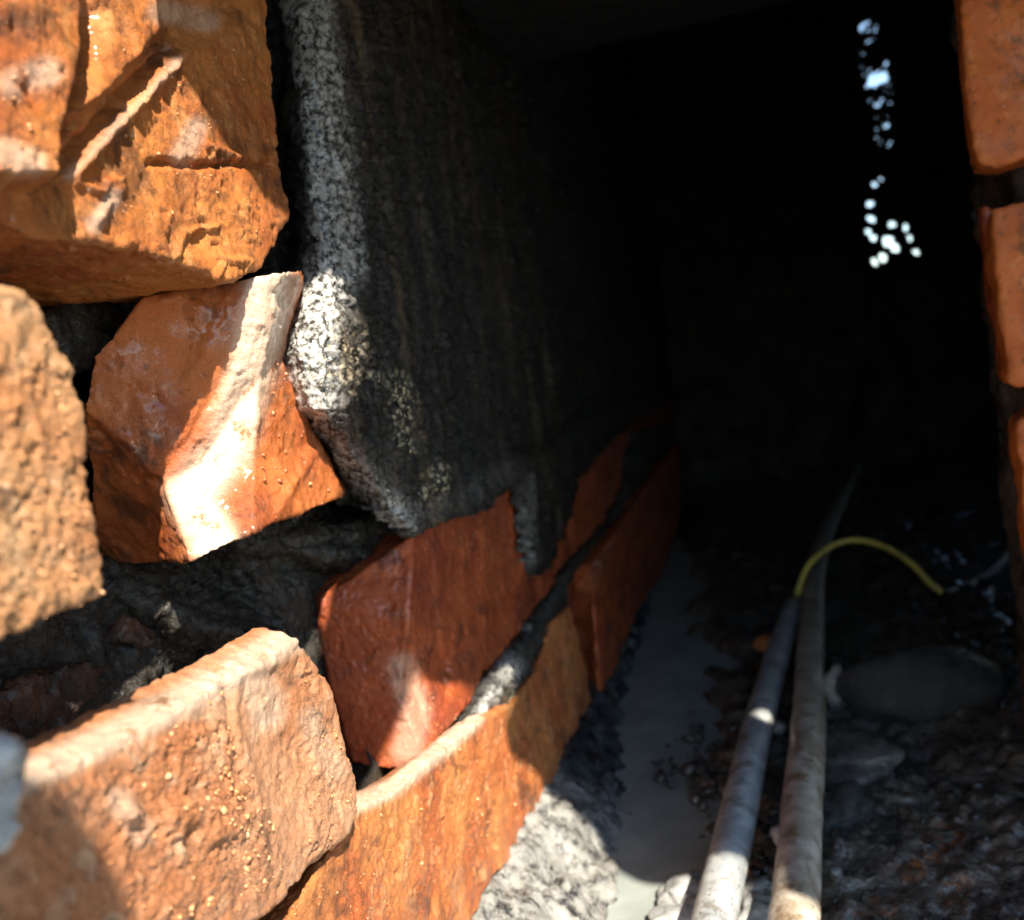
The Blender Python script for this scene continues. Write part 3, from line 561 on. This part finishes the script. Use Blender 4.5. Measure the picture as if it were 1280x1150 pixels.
CH = empty('drain_chamber', (0.2, 1.2, -0.24), label='black unlit masonry chamber beyond the brick pier', cat='chamber')
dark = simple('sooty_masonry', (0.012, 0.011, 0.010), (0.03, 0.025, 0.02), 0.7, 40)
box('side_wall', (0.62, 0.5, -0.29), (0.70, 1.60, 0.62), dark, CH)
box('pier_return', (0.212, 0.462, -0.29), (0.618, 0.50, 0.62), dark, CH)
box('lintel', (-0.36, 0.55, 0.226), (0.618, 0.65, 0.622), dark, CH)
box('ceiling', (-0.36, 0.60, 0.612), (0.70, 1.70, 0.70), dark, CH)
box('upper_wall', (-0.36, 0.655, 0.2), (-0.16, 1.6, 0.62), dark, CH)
ex, ey = np.meshgrid(np.concatenate([np.arange(700, 1060, 6.0), np.arange(1060, 1170, 1.3), np.arange(1170, 1420, 6.0)]), np.concatenate([np.arange(-160, 10, 6.0), np.arange(10, 350, 1.3), np.arange(350, 760, 6.0)]))
ep = on_y(ex, ey, np.full(ex.shape, 1.6)); epf = ep.reshape(-1, 3)
hole = np.zeros(ex.shape, bool); wj = 5 * fbm(epf, 0.02, 3, seed=95).reshape(ex.shape); wk = 5 * fbm(epf, 0.02, 3, seed=96).reshape(ex.shape)  # holes to the sky added in place of glints on wet rubble
for hx, hy, hr in ((1093, 229, 6), (1103, 223, 6), (1090, 253, 5), (1091, 272, 7), (1086, 288, 7), (1093, 296, 7), (1115, 280, 6), (1111, 300, 9), (1121, 308, 8), (1133, 284, 6), (1139, 297, 6), (1147, 314, 5), (1096, 326, 7), (1106, 320, 8)):
    hole |= np.hypot(ex - hx + 0.5 * wj, ey - hy + 0.5 * wk) < hr * 0.66
strip = seg_dist(ex, ey, [(1082, 25), (1090, 60), (1098, 110), (1106, 165)]) < 17 + wj
hole |= strip & (fbm(epf * np.array([0.45, 1, 1.6]), 0.006, 3, seed=97).reshape(ex.shape) > 0.24 + 0.3 * fbm(epf, 0.05, 2, seed=99).reshape(ex.shape))
ep[..., 1] += (0.02 * fbm(epf, 0.08, 3, seed=98)).reshape(ex.shape)
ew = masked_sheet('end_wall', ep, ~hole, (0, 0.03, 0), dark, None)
tag(ew, 'far dark end wall pierced by small added holes standing in for bright glints', 'wall')

# ------------------------------------------------------------------ things lying on the drain floor
def g(px, py, z): return on_z(np.array(float(px)), np.array(float(py)), z)
def dirty_pipe(name, a, b, mud):
    M = Mat(name); c = M.mix(M.ramp(M.noise(60, 5, 0.6), 0.38, 0.62), a, b)
    c = M.mix(M.ramp(M.noise(85, 7, 0.75, off=3), 0.50, 0.62, 0, 0.85), c, mud); c = M.mix(M.ramp(M.noise(300, 5, 0.7, off=6), 0.60, 0.68, 0, 0.9), c, (0.03, 0.025, 0.02))
    M.set(Base_Color=c, Roughness=M.ramp(M.noise(120, 4, 0.6), 0.4, 0.6, 0.28, 0.6), Coat_Weight=0.15, Coat_Roughness=0.15)
    M.bump([(M.noise(110, 6, 0.7, off=3), 0.001, 0.5), (M.noise(700, 4, 0.6), 0.0003, 0.5)]); return M.m
pvc_grey = dirty_pipe('pvc_grey', (0.22, 0.23, 0.23), (0.36, 0.36, 0.35), (0.13, 0.12, 0.10))
pvc_brown = dirty_pipe('pvc_muddy', (0.26, 0.21, 0.15), (0.40, 0.36, 0.30), (0.16, 0.10, 0.05))
zp = -0.203
p1 = empty('conduit_pipe', g(940, 950, zp), label='shorter grey conduit pipe, left of the pair, with the yellow wire in its end', cat='pipe'); WORLD_LOC[p1.name] = p1.location.copy()
pts1 = [g(870, 1260, zp - 0.002), g(893, 1150, zp - 0.002), g(918, 1040, zp), g(942, 930, zp), g(966, 840, zp + 0.002), g(992, 757, zp + 0.004)]
tube(pts1, 0.0082, pvc_grey, 'tube', p1, 28, wob=0.0003, seed=1, hollow=0.8)
p2 = empty('conduit_pipe', g(1005, 900, zp), label='longer muddy beige conduit pipe running off into the dark', cat='pipe'); WORLD_LOC[p2.name] = p2.location.copy()
pts2 = [g(984, 1260, zp), g(993, 1150, zp), g(1002, 1020, zp + 0.001), g(1011, 900, zp + 0.003), g(1014, 800, zp + 0.006), g(1022, 700, zp + 0.010), g(1044, 640, zp + 0.008), g(1078, 570, zp), g(1098, 520, zp)]
tube(pts2, 0.0088, pvc_brown, 'tube', p2, 28, wob=0.0006, seed=3)
stone('mud_knob', g(975, 1046, zp + 0.002), (0.004, 0.006, 0.004), pvc_brown, p2, 40, lump=0.5, ico=ICO2)
yw = empty('yellow_wire', g(1060, 700, -0.19), label='thin yellow wire arching out of the shorter pipe', cat='wire'); WORLD_LOC[yw.name] = yw.location.copy()
def yy(px, py, y): return on_y(np.array(float(px)), np.array(float(py)), y)
y0 = pts1[-1][1]
tube([pts1[-1] - (pts1[-1] - pts1[-2]) * 0.2, pts1[-1], yy(998, 738, y0 + 0.01), yy(1010, 708, y0 + 0.02), yy(1035, 685, y0 + 0.03), yy(1068, 675, y0 + 0.03), yy(1105, 683, y0 + 0.02), yy(1140, 705, y0), yy(1162, 728, y0 - 0.01), yy(1178, 741, y0 - 0.015)],
     0.0023, simple('wire_yellow', (0.55, 0.46, 0.09), (0.40, 0.33, 0.08), 0.35, 150), 'sheath', yw, 14)
gw = tube([g(1183, 743, -0.205), g(1215, 730, -0.203), g(1245, 712, -0.202), g(1266, 685, -0.20), g(1290, 640, -0.2)], 0.0032, simple('wire_grey', (0.55, 0.55, 0.52), (0.65, 0.65, 0.6), 0.4, 100), 'grey_wire', None, 12)
tag(gw, 'dull grey wire bending along the foot of the right pier', 'wire')
wet_dark = cement('stone_dark', (0.035, 0.035, 0.033), (0.065, 0.064, 0.056), (0.11, 0.105, 0.09), 0.4, 0.7, (0.18, 0.4), bump=1.8, coat=0)
gravel_mat = cement('gravel_wet', (0.02, 0.018, 0.016), (0.06, 0.052, 0.042), (0.12, 0.10, 0.08), 0.4, 0.65, (0.08, 0.2), coat=0.6)
wet_grey = cement('stone_grey', (0.05, 0.047, 0.042), (0.12, 0.11, 0.095), (0.2, 0.19, 0.17), 0.4, 0.65, (0.15, 0.4), coat=0.3)
c = g(1160, 872, -0.208)
tag(stone('cobble', c + np.array([0, 0, 0.006]), (0.043, 0.026, 0.0235), wet_dark, None, 5, rot=0.10, lump=0.22, fine=0.03), 'smooth dark oval cobble right of the pipes', 'stone')
tag(stone('stone_chip', g(1046, 868, -0.207) + np.array([0, 0, 0.004]), (0.0085, 0.006, 0.014), cement_pale, None, 8, rot=0.5, lump=0.5, ico=ICO2), 'pale upright stone chip between pipe and cobble', 'stone')
tag(stone('flat_stone', g(1062, 945, -0.212), (0.021, 0.024, 0.007), wet_grey, None, 10, rot=0.2, lump=0.6, flat=0.25, fine=0.10), 'flat grey stone beside the longer pipe below the cobble', 'stone')
tag(stone('flat_stone', g(983, 940, -0.214), (0.010, 0.016, 0.007), wet_grey, None, 12, rot=-0.2, lump=0.6, fine=0.1), 'small grey stone wedged between the two pipes', 'stone')
tag(stone('flat_stone', g(1050, 1010, -0.214), (0.013, 0.018, 0.007), wet_dark, None, 13, rot=-0.2, lump=0.7, fine=0.1), 'blackish wet stone near the front beside the longer pipe', 'stone')
tag(stone('pebble', g(972, 910, -0.208), (0.005, 0.005, 0.004), cement_pale, None, 15, lump=0.3, ico=ICO2), 'small pale pebble just right of the sun spot on the shorter pipe', 'stone')
tag(stone('brick_fragment', g(956, 805, -0.212), (0.008, 0.009, 0.007), brick_orange, None, 16, lump=0.4, ico=ICO2), 'small orange brick fragment left of the pipes', 'brick')
tag(stone('plastic_scrap', g(962, 548, -0.21) * 0.75, (0.016, 0.01, 0.006), simple('teal_plastic', (0.03, 0.3, 0.28), (0.05, 0.4, 0.36), 0.25, 60), None, 17, lump=0.5, ico=ICO2), 'tiny teal plastic scrap in the far dark', 'scrap')
for k, (px, py, r) in enumerate(((852, 1118, .010), (866, 1140, .008), (950, 1112, .007), (945, 1140, .008), (838, 1146, .007))):
    tag(stone('cement_lump', g(px, py, -0.221), (r, r * 1.2, r * .55), cement_grey, None, 20 + k, rot=k, lump=0.5, ico=ICO4, fine=0.06),
        ('whitish lump in the lit water left of the shorter pipe', 'wet lump touching the shorter pipe at the bottom edge', 'upper pale lump between the two pipes at the bottom', 'lower pale lump between the two pipes at the bottom', 'lowest whitish lump by the cement footing')[k], 'lump', 'cement lumps at the water edge')
# loose gravel in the mud
rs = np.random.RandomState(5); pts, rads = [], []
gi = floor.data; fco, _ = arrays(gi); fco = fco + np.array(wloc(floor))
X, Y = to_px(fco); ok = np.nonzero((X > 800) & (X < 1300) & (Y > 560) & (Y < 1180) & (fco[:, 2] > -0.224))[0]
for i in rs.choice(ok, 800):
    r = 0.0005 + 0.003 * rs.rand() ** 6; pts.append(fco[i] + (rs.uniform(-.001, .001), rs.uniform(-.001, .001), r * .2)); rads.append(r)
for cxp, cyp, s, n in ((872, 960, 22, 70), (985, 975, 22, 50), (955, 1090, 18, 40), (1090, 760, 30, 40), (930, 700, 40, 50), (1240, 980, 40, 40)):
    for _ in range(n):
        r = 0.001 + 0.003 * rs.rand() ** 2; pts.append(g(cxp + rs.normal() * s, cyp + rs.normal() * s, -0.221) + np.array((0, 0, r * .4))); rads.append(r)
tag(scatter('gravel', np.array(pts), np.array(rads), gravel_mat, None, 6, ico=ICO2), 'dark wet gravel strewn over the mud')
